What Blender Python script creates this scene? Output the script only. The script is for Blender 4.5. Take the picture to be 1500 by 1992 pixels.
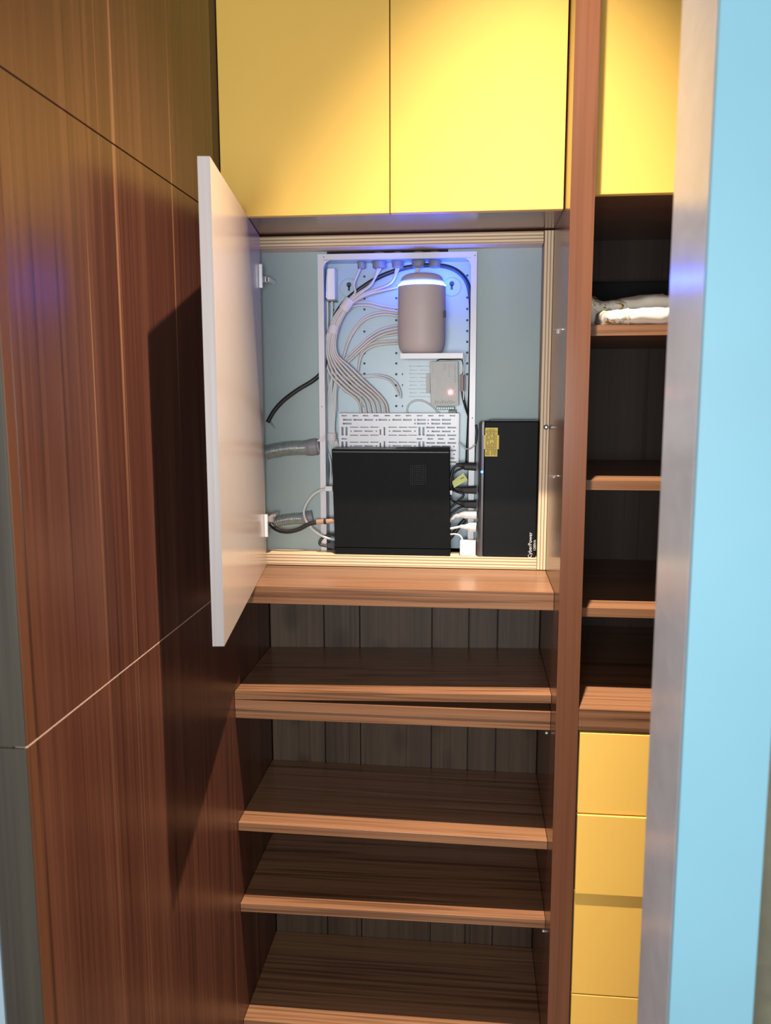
import bpy, bmesh, math, random
from mathutils import Vector, Matrix
random.seed(7)
S = bpy.context.scene
C = S.collection
for o in list(bpy.data.objects):
    bpy.data.objects.remove(o)

# ------------------------------------------------------------------ camera, world, lights, exposure
H0 = 1.65                      # eye height above the floor; all heights below are given from the eye
IMW, IMH = 1500.0, 1992.0
FPX = 1642.99
yaw, pit, rol = math.radians(5.9514), math.radians(8.0873), math.radians(-0.09935)
EYE = Vector((0.0, -1.85, 0.0))
fw = Vector((-math.sin(yaw)*math.cos(pit), math.cos(yaw)*math.cos(pit), -math.sin(pit)))
r_ = Vector((math.cos(yaw), math.sin(yaw), 0.0))
u_ = r_.cross(fw)
cc, ss = math.cos(rol), math.sin(rol)
rt = r_*cc + u_*ss
up = u_*cc - r_*ss
cam_d = bpy.data.cameras.new('camera')
cam = bpy.data.objects.new('camera', cam_d); C.objects.link(cam)
cam.matrix_world = Matrix(((rt.x, up.x, -fw.x, EYE.x), (rt.y, up.y, -fw.y, EYE.y), (rt.z, up.z, -fw.z, EYE.z+H0), (0, 0, 0, 1)))
cam_d.sensor_fit = 'HORIZONTAL'; cam_d.sensor_width = 36.0; cam_d.lens = FPX*36.0/IMW
cam_d.clip_start = 0.02
cam_d.dof.use_dof = True; cam_d.dof.focus_distance = 2.0; cam_d.dof.aperture_fstop = 8.0
S.camera = cam

w = bpy.data.worlds.new('world'); S.world = w; w.use_nodes = True
w.node_tree.nodes['Background'].inputs[0].default_value = (0.62, 0.72, 0.78, 1)
w.node_tree.nodes['Background'].inputs[1].default_value = 0.014

LX, LY, LZ = 0.115, -0.565, 1.90
sd = bpy.data.lights.new('downlight_lamp', 'SPOT'); sd.energy = 1120; sd.color = (1.0, 0.84, 0.66)
sd.shadow_soft_size = 0.014; sd.spot_size = math.radians(60.5); sd.spot_blend = 1.0
sl = bpy.data.objects.new('downlight_lamp', sd); C.objects.link(sl); sl.location = (LX, LY, LZ+H0)
ad = bpy.data.lights.new('corridor_fill', 'AREA'); ad.shape = 'RECTANGLE'; ad.size = 0.9; ad.size_y = 0.5  # added area fill for the unseen room light behind the camera
ad.energy = 55; ad.color = (0.93, 0.97, 1.0)
al = bpy.data.objects.new('corridor_fill', ad); C.objects.link(al)
al.location = (-0.10, -2.8, -0.10+H0); al.rotation_euler = (math.radians(91), 0, math.radians(-2))

S.view_settings.view_transform = 'Standard'; S.view_settings.look = 'None'
S.view_settings.gamma = 1.0; S.view_settings.use_curve_mapping = False
S.view_settings.exposure = 0.0

def at(x, y, Y=None, X=None, Z=None):
    """the point of the plane Y=, X= or Z= that the eye sees in the direction (x, y)"""
    d = fw*FPX + rt*(x-IMW/2) + up*(IMH/2-y)
    t = (Y-EYE.y)/d.y if Y is not None else ((X-EYE.x)/d.x if X is not None else (Z-EYE.z)/d.z)
    return EYE + d*t

# ------------------------------------------------------------------ materials
def nt(name):
    m = bpy.data.materials.new(name); m.use_nodes = True
    t = m.node_tree; return m, t, t.nodes['Principled BSDF']
def setp(b, col=None, rough=None, metal=None, spec=None):
    if col is not None: b.inputs['Base Color'].default_value = (*col, 1)
    if rough is not None: b.inputs['Roughness'].default_value = rough
    if metal is not None: b.inputs['Metallic'].default_value = metal
    if spec is not None: b.inputs['Specular IOR Level'].default_value = spec
def ramp(t, stops):
    r = t.nodes.new('ShaderNodeValToRGB'); e = r.color_ramp.elements
    while len(e) < len(stops): e.new(0.5)
    for k, (p, c) in enumerate(stops): e[k].position = p; e[k].color = (*c, 1)
    return r
def coords(t, scale, loc=(0, 0, 0)):
    tc = t.nodes.new('ShaderNodeTexCoord'); mp = t.nodes.new('ShaderNodeMapping')
    mp.inputs['Scale'].default_value = scale; mp.inputs['Location'].default_value = loc
    t.links.new(tc.outputs['Object'], mp.inputs[0]); return mp
def noise(t, src, sc=1.0, det=3.0, dist=0.0, rough=0.5):
    n = t.nodes.new('ShaderNodeTexNoise'); n.inputs['Scale'].default_value = sc
    n.inputs['Detail'].default_value = det; n.inputs['Distortion'].default_value = dist; n.inputs['Roughness'].default_value = rough
    t.links.new(src.outputs[0], n.inputs[0]); return n
def mixc(t, fac, a, b, mode='MIX'):
    m = t.nodes.new('ShaderNodeMix'); m.data_type = 'RGBA'; m.blend_type = mode
    for s, v in ((0, fac), (6, a), (7, b)):
        if isinstance(v, (int, float)): m.inputs[s].default_value = v
        elif isinstance(v, tuple): m.inputs[s].default_value = (*v, 1)
        else: t.links.new(v, m.inputs[s])
    return m.outputs[2]

def wood(name, dark, mid, light, grain='Z', rough=0.3, spec=0.5, streak=1.0, knots=0.0, dkp=0.30, lines=None, bump=0.05):
    m, t, b = nt(name)
    ax = {'X': 0, 'Y': 1, 'Z': 2}[grain]
    def sc(across, along): v = [across]*3; v[ax] = along; return tuple(v)
    band = noise(t, coords(t, sc(9, 0.35), (3.1, 1.7, 5.3)), 1.0, 2.0, 0.6)
    fine = noise(t, coords(t, sc(150, 1.6), (0.3, 4.7, 2.3)), 1.0, 4.0, 0.35, 0.6)
    med = noise(t, coords(t, sc(42, 0.9), (7.3, 2.7, 1.3)), 1.0, 3.0, 0.8, 0.55)
    a = ramp(t, [(0.30, dark), (0.5, mid), (0.72, light)])
    mx = t.nodes.new('ShaderNodeMath'); mx.operation = 'MULTIPLY_ADD'; mx.inputs[1].default_value = 0.45*streak
    t.links.new(fine.outputs[0], mx.inputs[0]); 
    m2 = t.nodes.new('ShaderNodeMath'); m2.operation = 'MULTIPLY_ADD'; m2.inputs[1].default_value = 0.4
    t.links.new(med.outputs[0], m2.inputs[0])
    m3 = t.nodes.new('ShaderNodeMath'); m3.operation = 'MULTIPLY_ADD'; m3.inputs[1].default_value = 0.45; m3.inputs[2].default_value = -0.15*streak
    t.links.new(band.outputs[0], m3.inputs[0]); t.links.new(m3.outputs[0], m2.inputs[2]); t.links.new(m2.outputs[0], mx.inputs[2])
    t.links.new(mx.outputs[0], a.inputs[0])
    col = a.outputs[0]
    if lines:   # thin pale pore lines running with the grain
        ln = noise(t, coords(t, sc(55, 0.12), (1.9, 8.1, 0.4)), 1.0, 1.0)
        lr = ramp(t, [(0.655, (0, 0, 0)), (0.675, (1, 1, 1)), (0.695, (0, 0, 0))])
        t.links.new(ln.outputs[0], lr.inputs[0])
        col = mixc(t, lr.outputs[0], col, lines)
    dk = noise(t, coords(t, sc(75, 1.1), (5.5, 0.9, 3.9)), 1.0, 2.0, 0.4)
    dr = ramp(t, [(dkp, (0.45, 0.42, 0.40)), (dkp+0.08, (1, 1, 1))])
    t.links.new(dk.outputs[0], dr.inputs[0]); col = mixc(t, 0.8, col, dr.outputs[0], 'MULTIPLY')
    if knots:
        kv = t.nodes.new('ShaderNodeTexVoronoi'); kv.inputs['Scale'].default_value = 1.0
        t.links.new(coords(t, sc(9, 5), (0.2, 0, 0.4)).outputs[0], kv.inputs[0])
        kr = ramp(t, [(0.0, (0.25, 0.22, 0.2)), (0.16, (0.55, 0.5, 0.48)), (0.3, (1, 1, 1))])
        t.links.new(kv.outputs['Distance'], kr.inputs[0]); col = mixc(t, knots, col, kr.outputs[0], 'MULTIPLY')
    t.links.new(col, b.inputs['Base Color'])
    bp = t.nodes.new('ShaderNodeBump'); bp.inputs['Strength'].default_value = bump; bp.inputs['Distance'].default_value = 0.001
    t.links.new(fine.outputs[0], bp.inputs['Height']); t.links.new(bp.outputs[0], b.inputs['Normal'])
    setp(b, rough=rough, spec=spec)
    return m

def paint(name, col, rough=0.45, var=0.06, sc=6.0, spec=0.5, metal=0.0, bump=0.0, bsc=200.0):
    m, t, b = nt(name)
    n = noise(t, coords(t, (sc, sc, sc)), 1.0, 3.0)
    lo = tuple(c*(1-var) for c in col); hi = tuple(min(1, c*(1+var)) for c in col)
    r = ramp(t, [(0.3, lo), (0.7, hi)]); t.links.new(n.outputs[0], r.inputs[0]); t.links.new(r.outputs[0], b.inputs['Base Color'])
    setp(b, rough=rough, spec=spec, metal=metal)
    if bump:
        n2 = noise(t, coords(t, (bsc,)*3), 1.0, 2.0)
        bp = t.nodes.new('ShaderNodeBump'); bp.inputs['Strength'].default_value = bump; bp.inputs['Distance'].default_value = 0.001
        t.links.new(n2.outputs[0], bp.inputs['Height']); t.links.new(bp.outputs[0], b.inputs['Normal'])
    return m
def emit(name, col, st, base=(0.1, 0.1, 0.1)):
    m, t, b = nt(name); setp(b, base, 0.4)
    b.inputs['Emission Color'].default_value = (*col, 1); b.inputs['Emission Strength'].default_value = st
    return m

M = {}
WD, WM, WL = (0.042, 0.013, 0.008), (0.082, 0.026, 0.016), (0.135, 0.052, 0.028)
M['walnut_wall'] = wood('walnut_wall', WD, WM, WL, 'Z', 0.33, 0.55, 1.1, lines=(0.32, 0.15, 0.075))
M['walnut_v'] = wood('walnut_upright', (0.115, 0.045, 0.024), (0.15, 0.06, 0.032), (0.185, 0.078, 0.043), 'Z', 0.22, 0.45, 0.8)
SD, SM, SL = (0.095, 0.040, 0.020), (0.19, 0.090, 0.046), (0.26, 0.135, 0.072)
M['walnut_x'] = wood('walnut_shelf', SD, SM, SL, 'X', 0.28, 0.4, 1.4, dkp=0.37)
M['walnut_soffit'] = wood('walnut_soffit', (0.10, 0.042, 0.027), (0.15, 0.065, 0.04), (0.19, 0.085, 0.052), 'X', 0.2, 0.9, 0.6)
M['walnut_plank'] = wood('walnut_back_plank', (0.04, 0.025, 0.016), (0.075, 0.048, 0.031), (0.11, 0.073, 0.047), 'Z', 0.45, 0.3, 0.9, knots=0.75)
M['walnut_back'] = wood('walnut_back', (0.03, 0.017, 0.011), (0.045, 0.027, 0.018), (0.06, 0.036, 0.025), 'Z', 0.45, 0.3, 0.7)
M['grey_oak'] = wood('grey_oak_edge', (0.045, 0.038, 0.029), (0.068, 0.059, 0.045), (0.092, 0.082, 0.064), 'Z', 0.5, 0.3, 0.7)
M['grey_edge'] = wood('grey_door_edge', (0.26, 0.245, 0.25), (0.33, 0.31, 0.315), (0.41, 0.385, 0.385), 'Z', 0.45, 0.3, 0.8)
M['edge_brown'] = wood('brown_edge_band', (0.10, 0.036, 0.017), (0.125, 0.046, 0.022), (0.15, 0.058, 0.028), 'Z', 0.4, 0.3, 0.4)
M['pale_edge'] = paint('pale_lit_raw_edge', (0.72, 0.52, 0.40), 0.4)
M['pale_door'] = paint('pale_laminate', (0.62, 0.49, 0.415), 0.2, 0.015, 2.0, 0.5)
M['yellow'] = paint('yellow_lacquer', (0.88, 0.55, 0.12), 0.42, 0.02, 3.0, 0.35)
M['yellow_edge'] = paint('yellow_edge', (0.62, 0.40, 0.09), 0.45, 0.03)
M['turq'] = paint('painted_plaster', (0.345, 0.43, 0.43), 0.6, 0.05, 5.0, 0.3, bump=0.15)
M['dark'] = paint('dark_recess', (0.02, 0.018, 0.02), 0.7)
M['dark_wood'] = paint('dark_carcass', (0.04, 0.018, 0.012), 0.5)
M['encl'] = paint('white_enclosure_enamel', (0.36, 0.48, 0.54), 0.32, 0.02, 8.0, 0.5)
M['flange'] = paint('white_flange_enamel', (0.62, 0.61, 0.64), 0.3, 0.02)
M['hole'] = paint('hole_shadow', (0.025, 0.04, 0.055), 0.6)
M['fit'] = paint('grey_fitting', (0.22, 0.22, 0.24), 0.5, 0.1, 60)
M['cable_w'] = paint('white_cable_jacket', (0.62, 0.57, 0.55), 0.42, 0.05, 20)
M['cable_w2'] = paint('cool_white_cable_jacket', (0.60, 0.62, 0.62), 0.42, 0.05, 20)
M['tie'] = paint('hook_and_loop_tie', (0.66, 0.60, 0.62), 0.7)
M['cable_b'] = paint('black_cable_jacket', (0.012, 0.013, 0.016), 0.38, 0.1, 30)
M['router'] = paint('warm_white_plastic', (0.48, 0.41, 0.41), 0.5, 0.01, 20, 0.35)
M['ring'] = emit('blue_light_ring', (0.03, 0.10, 1.0), 175)
M['white_pl'] = paint('white_plastic', (0.78, 0.77, 0.76), 0.3, 0.01)
M['chrome'] = paint('chrome', (0.9, 0.9, 0.9), 0.22, 0.02, 10, 0.5, 1.0)
M['nickel'] = paint('bright_nickel', (0.85, 0.85, 0.86), 0.4, 0.02, 10, 0.5, 0.4)
M['psu'] = paint('grey_psu_case', (0.42, 0.43, 0.41), 0.45, 0.05, 60)
M['psu_ink'] = paint('psu_print', (0.20, 0.22, 0.21), 0.5)
M['mauve'] = paint('mauve_grey_plastic', (0.25, 0.19, 0.18), 0.5)
M['green'] = paint('green_terminal', (0.12, 0.25, 0.2), 0.5)
M['red'] = emit('red_light', (1.0, 0.16, 0.18), 42)
M['blue'] = emit('blue_light', (0.03, 0.12, 1.0), 9)
M['blue_dim'] = emit('blue_groove_glow', (0.0, 0.0, 0.5), 0.22, (0.02, 0.02, 0.05))
M['black_case'] = paint('black_powder_coat', (0.004, 0.005, 0.0055), 0.55, 0.12, 40, 0.1, bump=0.2, bsc=900)
M['black_lid'] = paint('dark_grey_case_edge', (0.06, 0.065, 0.065), 0.35)
M['vent'] = paint('vent_dimple', (0.009, 0.010, 0.010), 0.5)
M['ups'] = paint('black_plastic_case', (0.004, 0.0048, 0.0055), 0.55, 0.1, 30, 0.15, bump=0.15, bsc=700)
M['bezel'] = paint('grey_gloss_bezel', (0.06, 0.052, 0.055), 0.3, 0.05, 10, 0.4)
M['label_y'] = paint('yellow_label', (0.66, 0.48, 0.035), 0.5, 0.02)
M['ink'] = paint('dark_ink', (0.05, 0.045, 0.02), 0.6)
M['white_ink'] = paint('white_ink', (0.65, 0.65, 0.66), 0.6)
M['tag'] = paint('yellow_green_tag', (0.55, 0.62, 0.22), 0.5, 0.08, 40)
M['gold'] = paint('brass_connector', (0.62, 0.42, 0.30), 0.3, 0.1, 30, 0.5, 0.6)
M['flex'] = paint('grey_flexible_metal', (0.34, 0.38, 0.37), 0.3, 0.15, 60, 0.5, 0.5)
M['jamb_grey'] = paint('grey_gloss_jamb', (0.70, 0.70, 0.76), 0.2, 0.10, 7, 0.3, bump=0.25, bsc=30)
M['jamb_blue'] = paint('light_blue_paint', (0.20, 0.40, 0.485), 0.45, 0.05, 4, 0.3)
M['pale_blue_wall'] = paint('pale_blue_wall', (0.38, 0.48, 0.55), 0.5, 0.04)
M['curtain'] = paint('olive_brown_cloth', (0.16, 0.15, 0.10), 0.7, 0.25, 9)
M['ceiling'] = paint('white_ceiling', (0.7, 0.7, 0.68), 0.7)
M['floor'] = wood('floor_boards', (0.10, 0.07, 0.05), (0.16, 0.11, 0.08), (0.22, 0.16, 0.11), 'Y', 0.4)
M['black_cloth'] = paint('black_fabric', (0.008, 0.008, 0.009), 0.9)

def ply_mat(name, ax):
    m, t, b = nt(name)
    tc = t.nodes.new('ShaderNodeTexCoord'); sp = t.nodes.new('ShaderNodeSeparateXYZ'); t.links.new(tc.outputs['Object'], sp.inputs[0])
    n = noise(t, coords(t, (3, 3, 3)), 1.0, 2.0)
    ad_ = t.nodes.new('ShaderNodeMath'); ad_.operation = 'MULTIPLY_ADD'; ad_.inputs[1].default_value = 0.0016
    t.links.new(n.outputs[0], ad_.inputs[0]); t.links.new(sp.outputs[ax], ad_.inputs[2])
    mu = t.nodes.new('ShaderNodeMath'); mu.operation = 'MULTIPLY'; mu.inputs[1].default_value = 1/0.0076
    t.links.new(ad_.outputs[0], mu.inputs[0])
    fr = t.nodes.new('ShaderNodeMath'); fr.operation = 'FRACT'; t.links.new(mu.outputs[0], fr.inputs[0])
    r = ramp(t, [(0.0, (0.72, 0.53, 0.33)), (0.55, (0.80, 0.61, 0.40)), (0.66, (0.25, 0.155, 0.075)), (0.84, (0.30, 0.19, 0.10)), (0.92, (0.62, 0.43, 0.24))])
    t.links.new(fr.outputs[0], r.inputs[0]); t.links.new(r.outputs[0], b.inputs['Base Color']); setp(b, rough=0.5)
    return m
M['ply_x'] = ply_mat('plywood_edge_upright', 0)
M['ply_z'] = ply_mat('plywood_edge_level', 2)

def cloth_mat(name, pattern):
    m, t, b = nt(name)
    base = (0.74, 0.71, 0.67)
    if pattern:
        n = noise(t, coords(t, (60, 60, 60)), 1.0, 3.0, 0.8)
        r = ramp(t, [(0.30, (0.14, 0.09, 0.03)), (0.38, (0.5, 0.33, 0.08)), (0.43, (0.72, 0.7, 0.66)), (0.56, (0.74, 0.72, 0.68)), (0.60, (0.30, 0.28, 0.12)), (0.66, (0.74, 0.72, 0.68))])
        t.links.new(n.outputs[0], r.inputs[0]); t.links.new(r.outputs[0], b.inputs['Base Color'])
    else:
        n = noise(t, coords(t, (2, 30, 26)), 1.0, 2.0)
        r = ramp(t, [(0.42, base), (0.58, (0.74, 0.70, 0.60)), (0.66, (0.66, 0.58, 0.40))])
        t.links.new(n.outputs[0], r.inputs[0]); t.links.new(r.outputs[0], b.inputs['Base Color'])
    setp(b, rough=0.85, spec=0.1); return m
M['cloth'] = cloth_mat('white_blanket', False)
M['cloth_p'] = cloth_mat('patterned_blanket_border', True)

# ------------------------------------------------------------------ builders
ORG = {}
def prop(o, label=None, cat=None, group=None, kind=None):
    for k, v in (('label', label), ('category', cat), ('group', group), ('kind', kind)):
        if v: o[k] = v
def thing(name, label, cat, origin, group=None, kind=None):
    o = bpy.data.objects.new(name, None); C.objects.link(o); o.empty_display_size = 0.05
    origin = Vector(origin); o.location = origin + Vector((0, 0, H0)); ORG[o] = origin
    prop(o, label, cat, group, kind); return o
def obj(name, bm, mat, parent=None, origin=None, smooth=False, recalc=True):
    og = ORG[parent] if parent is not None else Vector(origin)
    if recalc: bmesh.ops.recalc_face_normals(bm, faces=bm.faces)
    for v in bm.verts: v.co -= og
    me = bpy.data.meshes.new(name); bm.to_mesh(me); bm.free(); me.materials.append(M[mat] if isinstance(mat, str) else mat)
    if smooth:
        for p in me.polygons: p.use_smooth = True
    o = bpy.data.objects.new(name, me); C.objects.link(o); ORG[o] = og
    if parent is None: o.location = og + Vector((0, 0, H0))
    else: o.parent = parent
    return o
def tag(name, bm, mat, label, cat, origin, group=None, kind=None, smooth=False):
    o = obj(name, bm, mat, None, origin, smooth); prop(o, label, cat, group, kind); return o
def box(x0, x1, y0, y1, z0, z1, bev=0.0, bm=None):
    own = bm is None
    b = bmesh.new()
    vs = bmesh.ops.create_cube(b, size=1.0)['verts']
    for v in vs:
        v.co = Vector((x0+(x1-x0)*(v.co.x+0.5), y0+(y1-y0)*(v.co.y+0.5), z0+(z1-z0)*(v.co.z+0.5)))
    if bev: bmesh.ops.bevel(b, geom=b.edges[:], offset=bev, segments=2, affect='EDGES', profile=0.5)
    if own: return b
    merge(bm, b); return bm
def merge(bm, b):
    me = bpy.data.meshes.new('tmp'); b.to_mesh(me); b.free(); bm.from_mesh(me); bpy.data.meshes.remove(me)
def hexa(pts, bev=0.0):
    """8 corner points: bottom ring of four, top ring of four"""
    b = bmesh.new(); v = [b.verts.new(p) for p in pts]
    for f in ((0, 1, 2, 3), (4, 5, 6, 7), (0, 1, 5, 4), (1, 2, 6, 5), (2, 3, 7, 6), (3, 0, 4, 7)): b.faces.new([v[i] for i in f])
    bmesh.ops.recalc_face_normals(b, faces=b.faces)
    if bev: bmesh.ops.bevel(b, geom=b.edges[:], offset=bev, segments=2, affect='EDGES', profile=0.5)
    return b
def spline(pts, n=8):
    P = [Vector(p) for p in pts]; out = []
    if len(P) < 3: return P
    P = [P[0]*2-P[1]] + P + [P[-1]*2-P[-2]]
    for i in range(1, len(P)-2):
        a, b, c, d = P[i-1:i+3]
        for k in range(n):
            t = k/n
            out.append(0.5*((2*b)+(c-a)*t+(2*a-5*b+4*c-d)*t*t+(3*b-a-3*c+d)*t**3))
    out.append(P[-2]); return out
def tube(pts, r, seg=8, n=8, bm=None, rads=None, smooth=True):
    own = bm is None
    if own: bm = bmesh.new()
    Q = spline(pts, n) if smooth else [Vector(p) for p in pts]
    rings = []; nrm = None
    for i, q in enumerate(Q):
        t = (Q[min(i+1, len(Q)-1)]-Q[max(i-1, 0)]).normalized()
        if nrm is None: nrm = t.orthogonal().normalized()
        nrm = (nrm - t*nrm.dot(t)).normalized(); bi = t.cross(nrm)
        rr = rads[i] if rads else r
        rings.append([bm.verts.new(q+(nrm*math.cos(a)+bi*math.sin(a))*rr) for a in [2*math.pi*k/seg for k in range(seg)]])
    for a, b in zip(rings, rings[1:]):
        for k in range(seg): bm.faces.new((a[k], a[(k+1) % seg], b[(k+1) % seg], b[k]))
    bm.faces.new(rings[0][::-1]); bm.faces.new(rings[-1])
    return bm
def lathe(cx, cy, prof, seg=40, bm=None):
    """prof: (radius, z) from the bottom up, about a vertical axis"""
    if bm is None: bm = bmesh.new()
    rings = [[bm.verts.new((cx+r*math.cos(2*math.pi*k/seg), cy+r*math.sin(2*math.pi*k/seg), z)) for k in range(seg)] for r, z in prof]
    for a, b in zip(rings, rings[1:]):
        for k in range(seg): bm.faces.new((a[k], a[(k+1) % seg], b[(k+1) % seg], b[k]))
    bm.faces.new(rings[0][::-1]); bm.faces.new(rings[-1]); return bm
def disc(c, r, t, seg=16, bm=None, r2=None):
    """short cylinder about the Y axis, front face at c.y-t"""
    if bm is None: bm = bmesh.new()
    r2 = r if r2 is None else r2
    A = [bm.verts.new((c[0]+r*math.cos(2*math.pi*k/seg), c[1], c[2]+r*math.sin(2*math.pi*k/seg))) for k in range(seg)]
    B = [bm.verts.new((c[0]+r2*math.cos(2*math.pi*k/seg), c[1]-t, c[2]+r2*math.sin(2*math.pi*k/seg))) for k in range(seg)]
    for k in range(seg): bm.faces.new((A[k], A[(k+1) % seg], B[(k+1) % seg], B[k]))
    bm.faces.new(A[::-1]); bm.faces.new(B); return bm
def plate(x0, x1, z0, z1, y, th, slots):
    """upright plate with real rectangular openings; front face at y; slots = (xa, xb, za, zb)"""
    def lines(lo, hi, vals):
        s = sorted([lo, hi]+[min(max(v, lo), hi) for v in vals]); out = [s[0]]
        for v in s[1:]:
            if v-out[-1] > 2e-4: out.append(v)
        return out
    xs = lines(x0, x1, [v for s in slots for v in s[:2]]); zs = lines(z0, z1, [v for s in slots for v in s[2:]])
    def solid(i, j):
        if i < 0 or j < 0 or i >= len(xs)-1 or j >= len(zs)-1: return False
        cx, cz = (xs[i]+xs[i+1])/2, (zs[j]+zs[j+1])/2
        return not any(a < cx < b and c < cz < d for a, b, c, d in slots)
    bm = bmesh.new(); V = {}
    def v(i, j, k):
        if (i, j, k) not in V: V[(i, j, k)] = bm.verts.new((xs[i], y+k*th, zs[j]))
        return V[(i, j, k)]
    for i in range(len(xs)-1):
        for j in range(len(zs)-1):
            if not solid(i, j): continue
            bm.faces.new((v(i, j, 0), v(i+1, j, 0), v(i+1, j+1, 0), v(i, j+1, 0)))
            bm.faces.new((v(i, j, 1), v(i, j+1, 1), v(i+1, j+1, 1), v(i+1, j, 1)))
            if not solid(i-1, j): bm.faces.new((v(i, j, 0), v(i, j+1, 0), v(i, j+1, 1), v(i, j, 1)))
            if not solid(i+1, j): bm.faces.new((v(i+1, j, 0), v(i+1, j, 1), v(i+1, j+1, 1), v(i+1, j+1, 0)))
            if not solid(i, j-1): bm.faces.new((v(i, j, 0), v(i, j, 1), v(i+1, j, 1), v(i+1, j, 0)))
            if not solid(i, j+1): bm.faces.new((v(i, j+1, 0), v(i+1, j+1, 0), v(i+1, j+1, 1), v(i, j+1, 1)))
    return bm
def text_bm(body, size, extrude=0.0002, align='CENTER'):
    cu = bpy.data.curves.new('t', 'FONT'); cu.body = body; cu.size = size; cu.extrude = extrude; cu.align_x = align; cu.align_y = 'CENTER'
    cu.resolution_u = 3
    o = bpy.data.objects.new('t', cu); C.objects.link(o); bpy.context.view_layer.update()
    me = bpy.data.meshes.new_from_object(o.evaluated_get(bpy.context.evaluated_depsgraph_get()))
    bm = bmesh.new(); bm.from_mesh(me)
    bpy.data.objects.remove(o); bpy.data.curves.remove(cu); bpy.data.meshes.remove(me); return bm

# ------------------------------------------------------------------ key planes (metres, heights from the eye)
XL, XR, XP = -0.5491, 0.1816, 0.2288      # wall face, upright left and right faces
YP, YN, YW, YB = -0.1064, 0.2312, 0.352, 0.56
YT = 0.300                                # painted wall inside the cupboard
FL, CE = -H0, 1.93
ZY = 0.3765                               # underside of the yellow doors
XE = 0.80                                 # far end of the neighbouring bay

# ------------------------------------------------------------------ structure
o = tag('floor', box(-1.6, 2.2, -4.2, 0.62, FL-0.05, FL), 'floor', None, None, (0, 0, FL), kind='structure')
o = tag('ceiling', box(-1.6, 2.2, -4.2, 0.62, CE, CE+0.05), 'ceiling', None, None, (0, 0, CE), kind='structure')
# wall behind the wiring, with the opening that the conduits come through
hx0, hx1 = at(636, 486, Y=YT).x, at(872, 486, Y=YT).x
tag('wall_light_stop', box(-0.60, 0.86, 0.601, 0.65, FL, CE), 'dark', None, None, (0, 0.61, FL), kind='structure')  # unseen dark wall added to stop background light leaking through the seams
wb = plate(-0.549, XR, -0.4388, ZY, YT, 0.052, [(hx0, hx1, 0.32, 0.372), (-0.378, -0.0095, -1.0, 0.3305)])
o = tag('wall_back', wb, 'turq', None, None, (0, YT, -0.44), kind='structure')
rc = box(hx0-0.01, hx1+0.01, YT+0.0525, YT+0.06, 0.30, ZY, bm=bmesh.new())
obj('wall_recess', rc, 'dark', o)

# left wall: panelled in walnut
wl = tag('wall_left', box(-0.5995, XL-0.0195, -0.90, 0.60, FL, CE), 'grey_oak', None, None, (-0.57, -0.4, FL), kind='structure')
g = 0.0011
ZS1, ZS2 = 0.3729, -0.438
def wallpanel(y0, y1, z0, z1, mat='walnut_wall'):
    return obj('panel', box(XL-0.019, XL, y0, y1, z0, z1, 0.0004), mat, wl)
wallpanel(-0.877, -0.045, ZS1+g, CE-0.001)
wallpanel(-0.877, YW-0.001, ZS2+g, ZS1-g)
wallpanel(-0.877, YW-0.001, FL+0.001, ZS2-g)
wallpanel(-0.0435, YW-0.001, ZS1+g, CE-0.001, 'dark_wood')  # flush dark strip, its colour stands in for shade in the groove
obj('edge_trim', box(XL-0.016, XL-0.0003, -0.899, YW-0.002, ZS2-g, ZS2+g*0.7), 'pale_edge', wl)['label'] = 'pale raw edge in the lower seam, coloured as lit'  # pale colour includes the light caught by the lower panel's top edge
for z0, z1 in ((FL+0.001, ZS2-g), (ZS2+g, ZS1-g), (ZS1+g, CE-0.001)):
    obj('edge_band', box(XL-0.019, XL, -0.8995, -0.8775, z0, z1, 0.0006), 'edge_brown', wl)
    obj('end_panel', box(-0.5995, XL-0.0006, -0.9035, -0.9003, z0, z1, 0.0005), 'grey_oak', wl)
tag('wall_side', box(-1.6, -0.6010, -0.905, -0.80, FL, CE), 'pale_blue_wall', None, None, (-1.0, -0.85, FL), kind='structure')

# right wall end: glossy grey reveal, light blue front
wr = tag('wall_right', box(0.1905, 0.2664, -1.0968, -0.969, FL, CE), 'jamb_grey', None, None, (0.22, -1.03, FL), kind='structure')
obj('front_panel', box(0.1906, 0.2665, -1.104, -1.0972, FL+0.001, CE-0.001, 0.0006), 'jamb_blue', wr)

# ------------------------------------------------------------------ tall shelving unit with the big upright
su = thing('shelving_unit', 'tall dark walnut shelving unit under the open utility cupboard, shelf edges lit', 'shelving', (-0.18, 0.1, FL))
obj('side_panel', box(XR, XP, YP, YB, FL, CE-0.001, 0.0008), 'walnut_v', su)['label'] = 'broad walnut upright standing proud of the shelves'
shelf_mat = 'walnut_x'
x0, x1 = XL+0.0006, XR-0.0006
obj('sill', box(x0, x1, 0.0, YN+0.02, -0.4799, -0.4388, 0.0007), shelf_mat, su)['label'] = 'thick shelf board forming the sill of the cupboard'
def tilt_board(zl, zr, th, y0=0.0, y1=YW-0.002, thr=None, name='shelf'):
    thr = th if thr is None else thr
    return obj(name, hexa([(x0, y0, zl-th), (x1, y0, zr-thr), (x1, y1, zr-thr), (x0, y1, zl-th), (x0, y0, zl), (x1, y0, zr), (x1, y1, zr), (x0, y1, zl)], 0.0006), shelf_mat, su)
tilt_board(-0.6925, -0.6749, 0.0195).__setitem__('label', 'loose shelf tilted up at its right end')
tilt_board(-0.7135, -0.7147, 0.0238, 0.0)
tilt_board(-0.7385, -0.7392, 0.0195, 0.0015)
tilt_board(-1.0194, -1.0264, 0.0205)
tilt_board(-1.2287, -1.2231, 0.0215)
tilt_board(-1.541, -1.541, 0.022, 0.0)
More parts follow.
